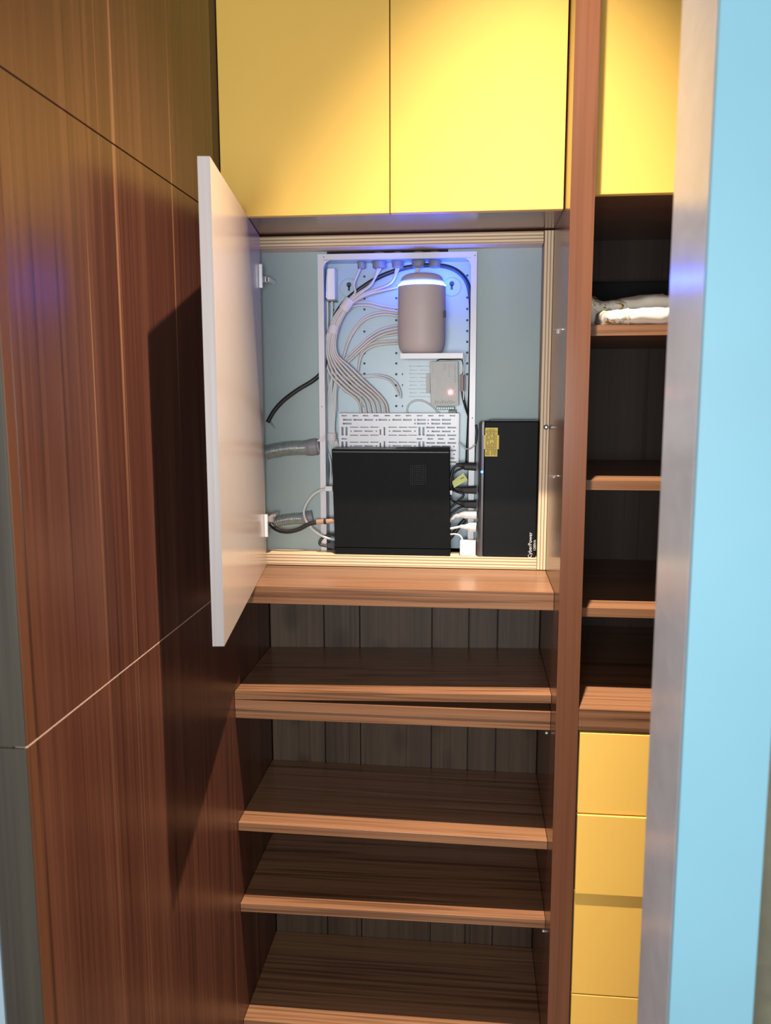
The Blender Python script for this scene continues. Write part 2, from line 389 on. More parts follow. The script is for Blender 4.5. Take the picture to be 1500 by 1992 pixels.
obj('plinth', box(x0, x1, 0.02, 0.04, FL+0.0005, -1.5635), 'dark_wood', su)
xb = [XL+0.0006, -0.3985, -0.300, -0.1045, -0.006, 0.070, XR-0.0006]
for a, b in zip(xb, xb[1:]):
    obj('back_plank', box(a+0.0012, b-0.0012, YW, YW+0.012, FL+0.0005, -0.4815, 0.0015), 'walnut_plank', su)
obj('backing', box(XL+0.0006, XR-0.0006, YW+0.0125, YW+0.02, FL+0.0005, -0.4815), 'dark', su)

# ------------------------------------------------------------------ upper cabinets with yellow doors
uc = thing('wall_cabinet', 'upper cabinet with two plain yellow doors above the open cupboard', 'cabinet', (-0.18, 0.1, ZY))
obj('base_panel', box(x0, x1, 0.020, YN+0.15, ZY+0.001, ZY+0.02), 'walnut_soffit', uc)
obj('body', box(x0+0.002, x1-0.002, 0.0195, YW+0.1, ZY+0.021, CE-0.002), 'dark_wood', uc)
XG = -0.1825
for a, b in ((XL+0.0015, XG-0.0011), (XG+0.0011, XR-0.0028)):
    d = obj('door', box(a, b, 0.0, 0.018, ZY-0.002, CE-0.01, 0.0012), 'yellow', uc)
uc2 = thing('wall_cabinet', 'upper cabinet with a yellow door beyond the broad upright, above the blanket', 'cabinet', (0.5, 0.1, 0.4025))
obj('base_panel', box(XP+0.0006, XE-0.001, 0.020, YB-0.001, 0.4035, 0.4225), 'walnut_soffit', uc2)
obj('body', box(XP+0.0026, XE-0.003, 0.0195, YB-0.001, 0.4235, CE-0.002), 'dark_wood', uc2)
obj('door', box(XP+0.0026, XE-0.03, 0.0, 0.018, 0.4015, CE-0.01, 0.0012), 'yellow', uc2)

# ------------------------------------------------------------------ neighbouring bay: open shelves and yellow drawers
ob = thing('open_bookcase', 'dark walnut open shelves beyond the broad upright, blanket on top shelf', 'shelving', (0.5, 0.3, -0.667))
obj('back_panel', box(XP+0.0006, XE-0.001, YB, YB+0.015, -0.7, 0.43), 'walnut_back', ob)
obj('end_panel', box(XE-0.0005, XE+0.018, YP, YB+0.015, FL+0.0005, CE-0.001), 'walnut_v', ob)
for zt, zb in ((0.1386, 0.1162), (-0.1888, -0.2106), (-0.4715, -0.4922)):
    obj('shelf', box(XP+0.0006, XE-0.001, 0.0, YB-0.0005, zb, zt, 0.0006), shelf_mat, ob)
for px, py in ((1139, 663), (1143, 672)):
    q = at(px, py, X=XP)
du = thing('drawer_unit', 'low drawer unit with yellow fronts and a thick walnut top', 'drawers', (0.5, 0.2, FL))
obj('top_board', box(XP+0.0006, XE-0.001, YP+0.0045, YB-0.0005, -0.7131, -0.6668, 0.0008), shelf_mat, du)
obj('carcass', box(XP+0.0016, XE-0.002, YP+0.02, YB-0.0005, FL+0.0005, -0.7136), 'dark_wood', du)
yd = YP+0.0045
for zt, zb, dy in ((-0.7190, -0.9003, 0), (-0.9033, -1.0864, -0.0035), (-1.0885, -1.3293, 0.0012), (-1.3322, -1.62, 0.001)):
    obj('drawer_front', box(XP+0.0045, XE-0.006, yd+dy, yd+dy+0.0145, zb, zt, 0.0012), 'yellow', du)

# ------------------------------------------------------------------ utility cupboard: plywood box and pale door
cb = thing('utility_cupboard', 'shallow plywood-edged cupboard in a walnut niche, pale door swung wide open', 'cupboard', (-0.18, YN, -0.4388))
obj('bottom_rail', box(XL+0.003, 0.159, YN, YT-0.0005, -0.4370, -0.4085, 0.0005), 'ply_z', cb)
obj('top_rail', box(XL+0.003, 0.1578, YN, YT-0.0005, 0.3465, 0.3735, 0.0005), 'ply_z', cb)
obj('stile', box(0.1595, XR-0.0006, YN, YT-0.0005, -0.4370, 0.3745, 0.0005), 'ply_x', cb)
obj('side_lining', box(XL+0.0004, XL+0.0025, YN+0.0006, YT-0.0005, -0.4080, 0.3460), 'turq', cb)
hp, fp = Vector((-0.5225, YN-0.004, 0)), Vector((-0.4271, -0.4632, 0))
dd = (fp-hp).normalized(); nn = Vector((dd.y, -dd.x, 0))       # towards the wall side
if nn.x > 0: nn = -nn
def dpt(s, t, z): p = hp+dd*s+nn*t; return Vector((p.x, p.y, z))
LW = (fp-hp).length
def doorbox(s0, s1, t0, t1, z0, z1, bev=0.0):
    return hexa([dpt(s0, t0, z0), dpt(s1, t0, z0), dpt(s1, t1, z0), dpt(s0, t1, z0), dpt(s0, t0, z1), dpt(s1, t0, z1), dpt(s1, t1, z1), dpt(s0, t1, z1)], bev)
door = obj('door', doorbox(0.0, LW-0.0012, 0.0, 0.0205, -0.4380, 0.3755, 0.0006), 'pale_door', cb); door['label'] = 'pale laminate door standing open with a grey edge'
obj('edge_band', doorbox(LW-0.001, LW, 0.0, 0.0205, -0.4380, 0.3755), 'grey_edge', door)
for k, pys in enumerate(((513, 541, 560), (1001, 1012, 1045))):
    zt, zm, zb = [at(505 if k == 0 else 516, yy, Y=0.19).z for yy in pys]
    h = obj('hinge', doorbox(0.030, 0.038, -0.009, -0.0002, zb, zt, 0.001), 'nickel', cb)
    c = at(512 if k == 0 else 526, pys[1], Y=YN-0.012)
    obj('hinge_arm', box(c.x-0.014, c.x+0.010, YN-0.022, YN-0.008, zm-0.008, zm+0.008, 0.002), 'chrome', cb)
    obj('hinge_arm', box(c.x+0.0105, c.x+0.016, YN-0.018, YN+0.06, zm-0.006, zm+0.006, 0.0015), 'chrome', cb) if k == 0 else obj('hinge_arm', hexa([(c.x+0.004, YN-0.02, zm+0.001), (c.x+0.016, YN-0.02, zm+0.006), (c.x+0.016, YN+0.01, zm+0.006), (c.x+0.004, YN+0.01, zm+0.001), (c.x+0.0, YN-0.02, zm+0.010), (c.x+0.018, YN-0.02, zm+0.014), (c.x+0.018, YN+0.01, zm+0.014), (c.x+0.0, YN+0.01, zm+0.010)], 0.001), 'chrome', cb)
# round bumper on the right stile, small white marks on the right side of the niche
q = at(1062, 831, Y=YN-0.001)
bb = obj('catch', disc(q, 0.0058, 0.006, 20), 'dark', cb); obj('catch_pin', disc((q.x, q.y-0.0062, q.z), 0.0026, 0.002, 16), 'nickel', cb)
for py, pa, pb in ((640, 1076.5, 1097), (925, 1067, 1088)):
    qa, qb = at(pa+1, py, X=XR-0.001), at(pb-2, py, X=XR-0.001); m_ = (qa+qb)/2
    def bar(p, q, h):
        return hexa([(x, r.y, r.z-h) for r in (p,) for x in (XR-0.0022, XR-0.0002)]+[(x, q.y, q.z-h) for x in (XR-0.0002, XR-0.0022)]+[(x, p.y, p.z) for x in (XR-0.0022, XR-0.0002)]+[(x, q.y, q.z) for x in (XR-0.0002, XR-0.0022)])
    b = bar(qa, qb, 0.0016)
    merge(b, bar(m_+(qa-m_)*0.25+Vector((0, 0, -0.0016)), m_+(qb-m_)*0.15+Vector((0, 0, -0.0016)), 0.008 if py == 640 else 0.004))
    obj('white_mark', b, 'white_pl', su)
for px, py in ((1063.5, 1424), (1057.5, 1809)):
    q = at(px, py, Y=0.012)
    obj('shelf_pin', box(q.x-0.003, q.x+0.002, 0.008, 0.014, q.z-0.0035, q.z+0.001, 0.0005), 'nickel', su)

# ------------------------------------------------------------------ media enclosure
YE, YI = YN+0.05, YW-0.006            # flange front, inner back
eTL, eTR, eBL, eBR = at(621, 495, Y=YE), at(929, 492, Y=YE), at(624, 1078, Y=YE), at(919, 1078, Y=YE)
ex0, ex1, ez0, ez1 = -0.3905, 0.0028, -0.4078, 0.3378
fwid = 0.0145
en = thing('media_enclosure', 'white metal wiring enclosure with peg holes on the turquoise wall', 'enclosure', (-0.19, YW, -0.4078))
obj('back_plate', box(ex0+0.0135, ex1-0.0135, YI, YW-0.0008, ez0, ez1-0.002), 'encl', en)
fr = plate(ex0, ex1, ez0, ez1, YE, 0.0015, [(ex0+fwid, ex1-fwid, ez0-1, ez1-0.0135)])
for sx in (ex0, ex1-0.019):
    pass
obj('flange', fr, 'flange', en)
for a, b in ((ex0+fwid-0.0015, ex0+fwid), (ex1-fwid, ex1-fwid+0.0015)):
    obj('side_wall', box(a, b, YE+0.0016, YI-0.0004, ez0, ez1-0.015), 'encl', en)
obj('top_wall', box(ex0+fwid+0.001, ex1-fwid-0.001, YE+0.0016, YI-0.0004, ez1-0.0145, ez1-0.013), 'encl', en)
# rounded gussets in the upper corners
for sx, s in ((ex0+fwid, 1), (ex1-fwid, -1)):
    b = bmesh.new(); c0 = []
    for yy in (YE+0.0016, YE+0.003):
        c0.append([b.verts.new((sx, yy, ez1-0.014)), *[b.verts.new((sx+s*0.022*(1-math.sin(t)), yy, ez1-0.014-0.022*(1-math.cos(t)))) for t in [math.pi/2*k/6 for k in range(7)]]])
    b.faces.new(c0[0]); b.faces.new(c0[1][::-1])
    n = len(c0[0])
    for k in range(n): b.faces.new((c0[0][k], c0[0][(k+1) % n], c0[1][(k+1) % n], c0[1][k]))
    obj('corner_gusset', b, 'flange', en)
hb = bmesh.new()
cols = {709: (538, 555, 581, 602, 623, 645, 687, 707, 727, 749, 790), 771: (559, 580, 602, 623, 645, 687, 707, 728, 749, 770, 790), 909: (536, 557, 579, 601, 623, 644, 665, 686, 707, 728), 648: (543, 603), 784: (728, 749, 790), 896: (790,), 911: (830, 838)}
for px, ys in cols.items():
    for py in ys:
        disc(at(px, py, Y=YI), 0.0030, 0.0006, 12, hb)
o = obj('peg_hole', hb, 'hole', en); o['kind'] = 'stuff'
for px, py in ((679, 557), (879, 555), (681, 746)):
    c = at(px, py, Y=YI-0.0008)
    obj('knockout', disc((c.x, YI, c.z-0.004), 0.024, 0.0012, 32, r2=0.0225), 'encl', en)
    kb = disc((c.x, YI-0.0012, c.z+0.004), 0.0062, 0.0006, 20); box(c.x-0.0028, c.x+0.0028, YI-0.0018, YI-0.0012, c.z-0.011, c.z+0.001, bm=kb)
    obj('keyhole', kb, 'hole' if py < 700 else 'fit', en)
for px, py in ((626, 791), (919, 813), (630, 500), (924, 497)):
    obj('screw_hole', disc(at(px, py, Y=YE-0.0001), 0.0014, 0.0006, 10), 'hole', en)
fits = []
for px, wpx in ((703, 15), (738, 26), (774, 22), (814, 24), (846, 22)):
    c = at(px, 505, Y=0.317); r = wpx/2*0.00131
    zt = ez1-0.0152
    obj('conduit_fitting', lathe(c.x, 0.317, [(r*0.80, zt-0.0165), (r*0.92, zt-0.0155), (r, zt-0.013), (r, zt-0.004), (r*1.12, zt-0.0035), (r*1.12, zt-0.0004)], 16), 'fit', en)
    fits.append((c.x, zt-0.016, r))
    if px != 703:
        tag('conduit_pipe', lathe(c.x, 0.322, [(r*0.9, ez1+0.0004), (r*0.9, ez1+0.006), (r*0.78, ez1+0.0065), (r*0.78, 0.3460)], 16, ), 'fit', 'dull grey pipe above the white enclosure, %s of four' % {738: 'leftmost', 774: 'second from the left', 814: 'third from the left', 846: 'rightmost'}[px], 'pipe', (c.x, 0.32, ez1), group='pipes above the enclosure', smooth=True)

# flexible conduits on the left
def flex(px0, px1, y0, y1, Yc, r, n, name, label, collar):
    a, b = at(px0, y0, Y=Yc), at(px1, y1, Y=Yc)
    pts, rads = [], []
    N = n*4
    for i in range(N+1):
        t = i/N; p = a.lerp(b, t); p.z += 0.004*math.sin(t*math.pi); pts.append(p); rads.append(r*(1.0+0.10*math.sin(i*math.pi/2)))
    root = thing(name, label, 'conduit', (a+b)/2)
    obj('hose', tube(pts, r, 14, rads=rads, smooth=False), 'flex', root, smooth=True)
    if collar:
        c = b; d = (b-a).normalized()
        obj('connector', tube([b-d*0.004, b+d*0.006, b+d*0.007, b+d*0.0265, b+d*0.0275, b+d*collar], r, 18, smooth=False, rads=[r*1.08, r*1.14, r*1.2, r*1.2, r*1.05, r*1.05]), 'fit', root, smooth=False)
flex(518, 598, 880, 871, 0.2975, 0.0185, 20, 'flexible_conduit', 'grey corrugated conduit with a wide collar entering the enclosure at mid height', 0.034)
flex(520, 590, 1019, 1008, 0.300, 0.015, 16, 'flexible_conduit', 'thinner corrugated conduit low on the turquoise wall behind the white cable loop', 0.018)
ck = hexa([at(616, 858, Y=YE-0.003), at(628, 860, Y=YE-0.003), at(633, 849, Y=YE-0.003), at(630, 846, Y=YE-0.003)] + [p+Vector((0, 0.002, 0)) for p in (at(616, 858, Y=YE-0.003), at(628, 860, Y=YE-0.003), at(633, 849, Y=YE-0.003), at(630, 846, Y=YE-0.003))], 0.0004)
tag('cable_clamp', ck, 'tie', 'small grey strap clipped over the flange beside the corrugated conduit', 'clamp', at(624, 853, Y=YE))
q = at(527, 824, Y=YT)
tag('wall_clip', hexa([q+Vector((-0.002, -0.006, 0.004)), q+Vector((0.012, -0.004, -0.014)), q+Vector((0.010, -0.0005, -0.013)), q+Vector((-0.002, -0.0005, 0.0)), q+Vector((0.0, -0.006, 0.006)), q+Vector((0.013, -0.004, -0.011)), q+Vector((0.011, -0.0005, -0.010)), q+Vector((0.001, -0.0005, 0.006))]), 'fit', 'tiny dark clip on the wall under the thick black cable', 'clip', q)

def cable(pts, r, mat, name, label, group=None, seg=8, n=8, parent=None):
    P = [at(x, y, Y=Y) for x, y, Y in pts]
    bm = tube(P, r, seg, n)
    if parent is not None: return obj(name, bm, mat, parent, smooth=True)
    return tag(name, bm, mat, label, 'cable', P[0], group, smooth=True)

# thick black coax: from the left, up behind the bundle, over the top and down the right side
cable([(521, 821, 0.2925), (533, 800, 0.2915), (552, 779, 0.291), (580, 758, 0.2905), (608, 741, 0.2905), (626, 724, 0.292), (634, 700, 0.315), (637, 665, 0.328), (646, 628, 0.333), (668, 590, 0.335), (702, 561, 0.333), (736, 540, 0.330), (768, 527, 0.328), (800, 519, 0.328), (838, 516, 0.326), (870, 519, 0.324), (893, 530, 0.322), (908, 548, 0.320), (915, 575, 0.318), (917, 620, 0.318), (916.5, 700, 0.320), (914.5, 780, 0.320), (912, 840, 0.320), (909, 905, 0.320)], 0.0056, 'cable_b', 'coaxial_cable', 'thick black cable looping over the top of the white enclosure', seg=12)

# white network cables
ORD = ['leftmost', 'second from the left', 'third from the left', 'middle one', 'third from the right', 'second from the right', 'rightmost']
GA = 'white network cables fanning down to the slotted plate'
LA = 'white cable of the tied bundle, %s where it reaches the slotted plate'
fan = [(704, 0), (714, 1), (723, 1), (732, 2), (741, 2), (750, 3), (756, 3)]
for i, (px, k) in enumerate(fan):
    fx, fz, fr_ = fits[min(k, 3)]
    f = at(0, 0, Y=0.317)
    # where the fitting is seen
    def pxof(X, Y, Z):
        d = Vector((X, Y, Z))-EYE; z = d.dot(fw); return IMW/2+FPX*d.dot(rt)/z, IMH/2-FPX*d.dot(up)/z
    sx, sy = pxof(fx, 0.317, fz)
    o_ = (i-3)*2.6; dY = 0.003*(i % 3)
    cable([(sx+(i % 2)*5-2, sy-2, 0.317), (sx-10+o_*0.6-k*3, sy+30, 0.314-dY), (699+o_*1.1+k*3, 572+o_*0.2, 0.312-dY), (675+o_, 594, 0.312-dY), (659+o_*1.1, 616, 0.312-dY), (649+o_*1.1, 640, 0.312-dY), (643+o_*1.2, 668, 0.312-dY), (645+o_*1.6, 692, 0.312-dY), (661+o_*2.4, 720-o_*1.0, 0.314-dY), (688+o_*2.4, 748-o_*1.2, 0.318-dY), (px-8, 780, 0.326), (px, 812, 0.332)], 0.0029, 'cable_w', 'network_cable', LA % ORD[i], GA)
GB = 'white network cables dropping down the side of the enclosure'
LB = 'white network cable dropping down beside the flange, %s of the seven there'
for i in range(7):
    o_ = (i-3)*2.4
    cable([(655+o_*1.2, 622, 0.318), (648+o_, 650, 0.320), (645+o_*0.8, 690, 0.322), (645+o_+((i*5) % 7), 730, 0.324), (644+o_*1.25, 770, 0.324+0.003*(i % 3)), (644+o_*1.1, 800, 0.326), (643+o_*1.0, 838, 0.326), (647+o_*1.5, 870, 0.328), (650+o_*0.9+((i*3) % 5), 905, 0.330), (648+o_*0.9, 960, 0.332), (650+o_*0.9, 1040, 0.332)], 0.0026, 'cable_w2', 'network_cable', LB % ORD[i], GB)
GC = 'white network cables curving across to the white router'
for j, (lab, pts, offs) in enumerate((
    ('topmost pair', [(668, 602), (688, 590), (715, 588), (745, 595), (778, 600), (800, 602)], (0, 6)),
    ('second pair', [(668, 692), (678, 660), (694, 633), (714, 615), (744, 607), (776, 610), (800, 612)], (0, 5)),
    ('third group', [(676, 694), (699, 672), (722, 652), (746, 639), (778, 632), (800, 632)], (0, 6, 12)),
    ('fourth pair', [(697, 716), (700, 695), (709, 678), (732, 666), (776, 662), (800, 662)], (0, 6)),
    ('strand under the third group', [(683, 700), (706, 677), (735, 658), (776, 650), (800, 648)], (0,)))):
    for k, of in enumerate(offs):
        cable([(x, y+of, 0.338-0.004*k) for x, y in pts], 0.0029, 'cable_w', 'network_cable', 'white cable curving to behind the router, %s of the %s' % (['upper', 'lower', 'lowest'][k] if len(offs) > 1 else 'thin one', lab), GC)
GD = 'white network cables looping low in the enclosure'
for lab, pts in zip(('arching widest under the slots of the small plate', 'lying just under the widest arch', 'hooking down beside the lower keyhole', 'arching below the power supply'), ([(645, 705), (655, 724), (672, 733), (705, 731), (734, 729), (757, 734), (772, 746), (779, 762), (780, 775)],
            [(648, 705), (658, 728), (680, 738), (712, 733), (736, 733), (756, 739), (768, 752), (777, 770)],
            [(655, 800), (655, 762), (663, 742), (680, 736), (694, 748), (701, 772), (703, 806)],
            [(792, 812), (793, 792), (803, 781), (820, 779), (838, 788), (856, 806)])):
    cable([(x, y, 0.336) for x, y in pts], 0.0026, 'cable_w2', 'network_cable', 'white network cable low in the enclosure, '+lab, GD)
# ties round the bundle
def band_tie(a, b, r, label, Y=0.310):
    A, B = at(*a, Y=Y), at(*b, Y=Y)
    bm = tube([A, A.lerp(B, 0.08), A.lerp(B, 0.92), B], r, 16, smooth=False, rads=[r*0.93, r, r, r*0.93])
    for v in bm.verts: v.co.y = Y+(v.co.y-Y)*0.75
    return tag('cable_tie', bm, 'tie', label, 'cable tie', A, smooth=True)
band_tie((682, 582), (668, 603), 0.0135, 'pale strap round the cable bundle, the upper one beside the keyhole')
band_tie((651, 632), (647, 650), 0.0130, 'pale strap round the cable bundle, the lower one by the flange')
band_tie((645, 842), (645, 858), 0.0125, 'pale strap round the cables level with the corrugated conduit', Y=0.322)

# small white adapter box on the upper left
a0 = thing('adapter_box', 'slim glossy white adapter box with a glinting edge at the top corner of the enclosure', 'adapter', at(641, 580, Y=0.33))
p0, p1 = at(635, 583, Y=0.300), at(651, 521, Y=0.300)
obj('body', box(p0.x, p1.x, 0.300, YI-0.0005, p0.z, p1.z, 0.003), 'white_pl', a0)
q0, q1 = at(632.0, 581, Y=0.2965), at(635.0, 521, Y=0.2965)
obj('glint_edge', tube([at(634.8, 580.5, Y=0.2975), at(635.2, 550, Y=0.2975), at(636.6, 521.5, Y=0.2975)], 0.0016, 8), 'chrome', a0, smooth=True)  # bright tube models the specular glint on the glossy case
obj('foot', box(p0.x-0.003, p1.x+0.001, 0.303, YI-0.0005, p0.z-0.0025, p0.z-0.0004), 'fit', a0)
for k in range(2):
    cable([(637+k*9, 585, 0.322), (637.5+k*8, 615, 0.324), (636.5+k*4, 660, 0.328), (636.5+k*3, 720, 0.330), (637+k*3, 800, 0.332)], 0.0028, 'cable_w2', 'network_cable', 'white cable hanging from the slim adapter box, the %s one' % ('left', 'right')[k], 'cables under the adapter box')

# router and its little shelf
yr = 0.2750
cR = at(820.5, 640, Y=yr); rx, rr = cR.x, 0.0585
zb_, zring, ztop = at(820, 688, Y=yr-rr*0.3).z, at(820, 549.5, Y=yr-rr).z, at(820, 530.5, Y=yr-0.02).z
ro = thing('wifi_router', 'warm white cylindrical router with a glowing blue ring under its domed cap', 'router', (rx, yr, zb_))
hh = zring-zb_
prof = [(rr*0.76, zb_+0.0005), (rr*0.80, zb_+0.001), (rr*0.88, zb_+0.006), (rr*0.95, zb_+0.014), (rr*0.985, zb_+0.024), (rr, zb_+0.040), (rr*1.0, zb_+hh*0.6), (rr*0.995, zring-0.004), (rr*0.99, zring-0.0026), (rr*0.96, zring-0.0024)]
obj('body', lathe(rx, yr, prof, 64), 'router', ro, smooth=True)
obj('light_ring', lathe(rx, yr, [(rr*0.90, zring-0.0012), (rr*0.997, zring-0.0009), (rr*0.997, zring+0.0006), (rr*0.95, zring+0.0020), (rr*0.90, zring+0.0028)], 64), 'ring', ro, smooth=True)
dome = [(rr*0.90, zring+0.0038), (rr*0.925, zring+0.0046), (rr*0.91, zring+0.010), (rr*0.85, zring+0.018), (rr*0.74, zring+0.0235), (rr*0.6, zring+0.0265), (rr*0.55, zring+0.027)]
obj('cap', lathe(rx, yr, dome, 64), 'router', ro, smooth=True)
q = at(862, 611, Y=yr-0.02)
obj('port', box(rx+rr*0.925, rx+rr*0.925+0.006, yr-0.026, yr-0.018, q.z-0.008, q.z+0.008, 0.001), 'hole', ro)
s0, s1 = at(779, 688.5, Y=0.228), at(901, 697.5, Y=0.228)
rs = thing('router_shelf', 'white metal bracket shelf carrying the cylindrical router', 'shelf', (s0.x, YI, s1.z))
zt = zb_-0.0003
obj('tray', box(s0.x, s1.x, 0.2235, YI-0.0005, zt-0.0015, zt, 0.0003), 'flange', rs)
obj('lip', box(s0.x, s1.x, 0.222, 0.2233, s1.z, zt, 0.0003), 'flange', rs)
pz = at(900, 778, Y=0.30).z
obj('side_bracket', box(s1.x+0.0005, s1.x+0.0020, 0.290, YI-0.0005, pz, zt-0.002), 'flange', rs)

# slotted plates
def slots_px(rows, Y):
    out = []
    for cx, cy, wv, hv in rows:
        c = at(cx, cy, Y=Y); k = 0.001305
        out.append((c.x-wv*k/2, c.x+wv*k/2, c.z-hv*k/2, c.z+hv*k/2))
    return out
def mk(rows, ox, oy, sc): return [(ox+x/sc, oy+y/sc, wv/sc, hv/sc) for x, y, wv, hv in rows]
YS = 0.312
R = []
R += [(x, 103, 58, 13) for x in (165, 285, 395, 510, 630, 745, 860, 980, 1100, 1215, 1335)]
R += [(x, 147, 96, 19) for x in (200, 313, 430, 582, 735, 848, 1000, 1155, 1270)] + [(x, 150, 14, 14) for x in (513, 653, 930, 1072)]
R += [(x, 188, 96, 19) for x in (197, 1000, 1155, 1270)] + [(x, 188, 14, 14) for x in (930, 1072)]
R += [(x, y, 24, h) for y, h in ((271, 92), (425, 88)) for x in (147, 190, 980, 1022)]
for y in (230, 314, 397, 478): R += [(x, y, 92, 17) for x in (1098, 1212, 1328)]
for y in (272, 436, 520): R += [(x, y, 92, 17) for x in (1155, 1268)] + [(1072, y, 13, 13), (1353, y, 13, 13)]
R += [(x, 354, 58, 13) for x in (165, 978, 1096, 1210, 1330)] + [(x, 562, 58, 13) for x in (1210, 1330)] + [(1330, 604, 90, 13)]
for y in (228, 314, 390): R += [(x, y, 92, 9) for x in (272, 382, 492, 690, 800, 905)]
for y in (270, 430): R += [(x, y, 92, 12) for x in (316, 430, 735, 845)] + [(x, y, 13, 13) for x in (238, 513, 655, 930)]
R += [(600, y, 16, 92) for y in (271, 425)] + [(556, y, 16, 60) for y in (280, 425)]
k0, k1 = at(660, 804, Y=YS), at(891, 905, Y=YS)
sp = thing('slotted_plate', 'wide white slotted mounting plate above the black recorder', 'mounting plate', (k0.x, YI, k1.z))
obj('face', plate(k0.x, k1.x, k1.z, k0.z, YS, 0.0015, slots_px(mk(R, 640, 790, 5.5556), YS)), 'flange', sp)
obj('return', box(k1.x+0.0004, k1.x+0.0019, YS, YI-0.0005, k1.z, k0.z), 'flange', sp)
obj('return', box(k0.x-0.0019, k0.x-0.0004, YS, YI-0.0005, k1.z, k0.z), 'flange', sp)
Y2 = 0.337
R2 = []
for y in (285, 350, 415, 480, 545, 610, 675, 740, 805): R2 += [(x, y, 120, 14) for x in ((395, 570) if (y//65) % 2 else (380, 520, 640))]
m0, m1 = at(784, 700, Y=Y2), at(902, 800, Y=Y2)
sp2 = thing('slotted_plate', 'smaller white slotted plate behind the grey power supply', 'mounting plate', (m0.x, YI, m1.z))
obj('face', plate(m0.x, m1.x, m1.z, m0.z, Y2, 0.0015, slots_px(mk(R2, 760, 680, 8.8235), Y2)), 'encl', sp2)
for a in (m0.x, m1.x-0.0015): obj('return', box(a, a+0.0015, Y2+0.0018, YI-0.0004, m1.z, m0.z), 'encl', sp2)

# power supply board with the red light
YPs = 0.296
ps = thing('power_supply', 'flat grey power supply with vertical print and a glowing red light', 'power supply', at(864, 790, Y=0.32))
c = [at(836, 703.5, Y=YPs), at(891, 702, Y=YPs), at(892.5, 789, Y=YPs), at(838.5, 790, Y=YPs)]
dv = Vector((0, 0.034, 0))
obj('case', hexa([c[3], c[2], c[2]+dv, c[3]+dv, c[0], c[1], c[1]+dv, c[0]+dv], 0.0008), 'psu', ps)
a, b = at(829, 765, Y=0.325), at(837, 727, Y=0.325)
obj('mounting_tab', box(a.x, b.x, 0.325, 0.3265, a.z, b.z), 'psu', ps)
a, b = at(848, 797, Y=0.306), at(885, 791, Y=0.306)
obj('terminal_strip', box(a.x, b.x, 0.306, 0.33, a.z, b.z-0.0005), 'green', ps)
for k in range(8):
    q = at(851+k*4.3, 794, Y=0.3058); obj('terminal_screw', disc(q, 0.0019, 0.0012, 10), 'white_pl', ps)
a, b = at(873, 805, Y=0.316), at(888, 797.5, Y=0.316)
obj('connector', box(a.x, b.x, 0.316, 0.334, a.z, b.z, 0.001), 'cable_b', ps)
obj('light', disc(at(876.5, 763, Y=YPs-0.0002), 0.0045, 0.002, 20, r2=0.0036), 'red', ps)
ib = bmesh.new()
for (x, ya, yb, st) in ((884.5, 708, 724, 2.1), (884.5, 726, 743, 2.1), (866, 708, 718, 3), (873, 708, 732, 3.4), (862, 708, 724, 4), (841, 708, 722, 4.5)):
    y = ya
    while y < yb:
        a, b = at(x, y+1.0, Y=YPs), at(x+1.8, y, Y=YPs); box(a.x, b.x, YPs-0.0004, YPs+0.0002, a.z, b.z, bm=ib); y += st
for k in range(12):
    x = 846+k*3.4; a, b = at(x, 786-(k % 3), Y=YPs), at(x+1.2, 778+(k % 4), Y=YPs); box(a.x, b.x, YPs-0.0004, YPs+0.0002, a.z, b.z, bm=ib)
q = obj('print', ib, 'psu_ink', ps); q['kind'] = 'stuff'
il = thing('inline_connector', 'mauve grey plastic block between wires beside the power supply', 'connector', at(900, 745, Y=0.30))
a, b = at(895.5, 762, Y=0.290), at(905.5, 728, Y=0.290)
obj('body', box(a.x, b.x, 0.290, 0.304, a.z, b.z, 0.002), 'mauve', il)
obj('wire', tube([at(x, y, Y=Y) for x, y, Y in ((900, 730, 0.297), (902, 718, 0.30), (900.5, 706, 0.305), (896, 699.5, 0.305), (875, 699.5, 0.312), (855, 699.5, 0.325), (849, 704, 0.334))], 0.0013, 6), 'cable_b', il, smooth=True)
for k in range(2):
    obj('wire', tube([at(x, y, Y=Y) for x, y, Y in ((898+k*3, 761, 0.297), (900+k*3, 775, 0.30), (905+k*2.5, 793, 0.306), (910+k*2, 808, 0.312), (915, 822, 0.318))], 0.0017, 6), 'cable_b', il, smooth=True)

# ------------------------------------------------------------------ black recorder
YV = YN+0.006
nv = thing('video_recorder', 'square black metal recorder case standing upright in front of the slotted plate', 'recorder', (-0.2, YV, -0.4085))
T0, T1, B1, B0 = at(645, 874, Y=YV+0.004), at(874.5, 872, Y=YV+0.004), at(876, 1078.5, Y=YV), at(652, 1078.5, Y=YV)
zb0 = -0.4080
for q in (B0, B1): q.z = zb0
dv = Vector((0, 0.066, 0))
hz = at(760, 1067.5, Y=YV).z
def lerp(a, b, t): return a.lerp(b, t)
tt = (hz-zb0)/(T0.z-zb0)
L_, R_ = lerp(B0, T0, tt), lerp(B1, T1, tt)
obj('cover', hexa([L_+Vector((0, 0, .0012)), R_+Vector((0, 0, .0012)), R_+dv+Vector((0, 0, .0012)), L_+dv+Vector((0, 0, .0012)), T0, T1, T1+dv, T0+dv], 0.0014), 'black_case', nv)
obj('front_strip', hexa([B0, B1, B1+dv, B0+dv, L_, R_, R_+dv, L_+dv], 0.0008), 'black_case', nv)
tz = T0.z
ob1 = box(T0.x+0.002, T1.x-0.001, YV+0.001, YV+0.010, tz-0.0075, tz-0.0045, 0.001); obj('folded_rim', ob1, 'black_lid', nv)
obj('top_edge', box(T0.x+0.002, T1.x-0.001, YV+0.004, YV+0.068, tz+0.0004, tz+0.0022, 0.0005), 'black_lid', nv)
vb = bmesh.new()
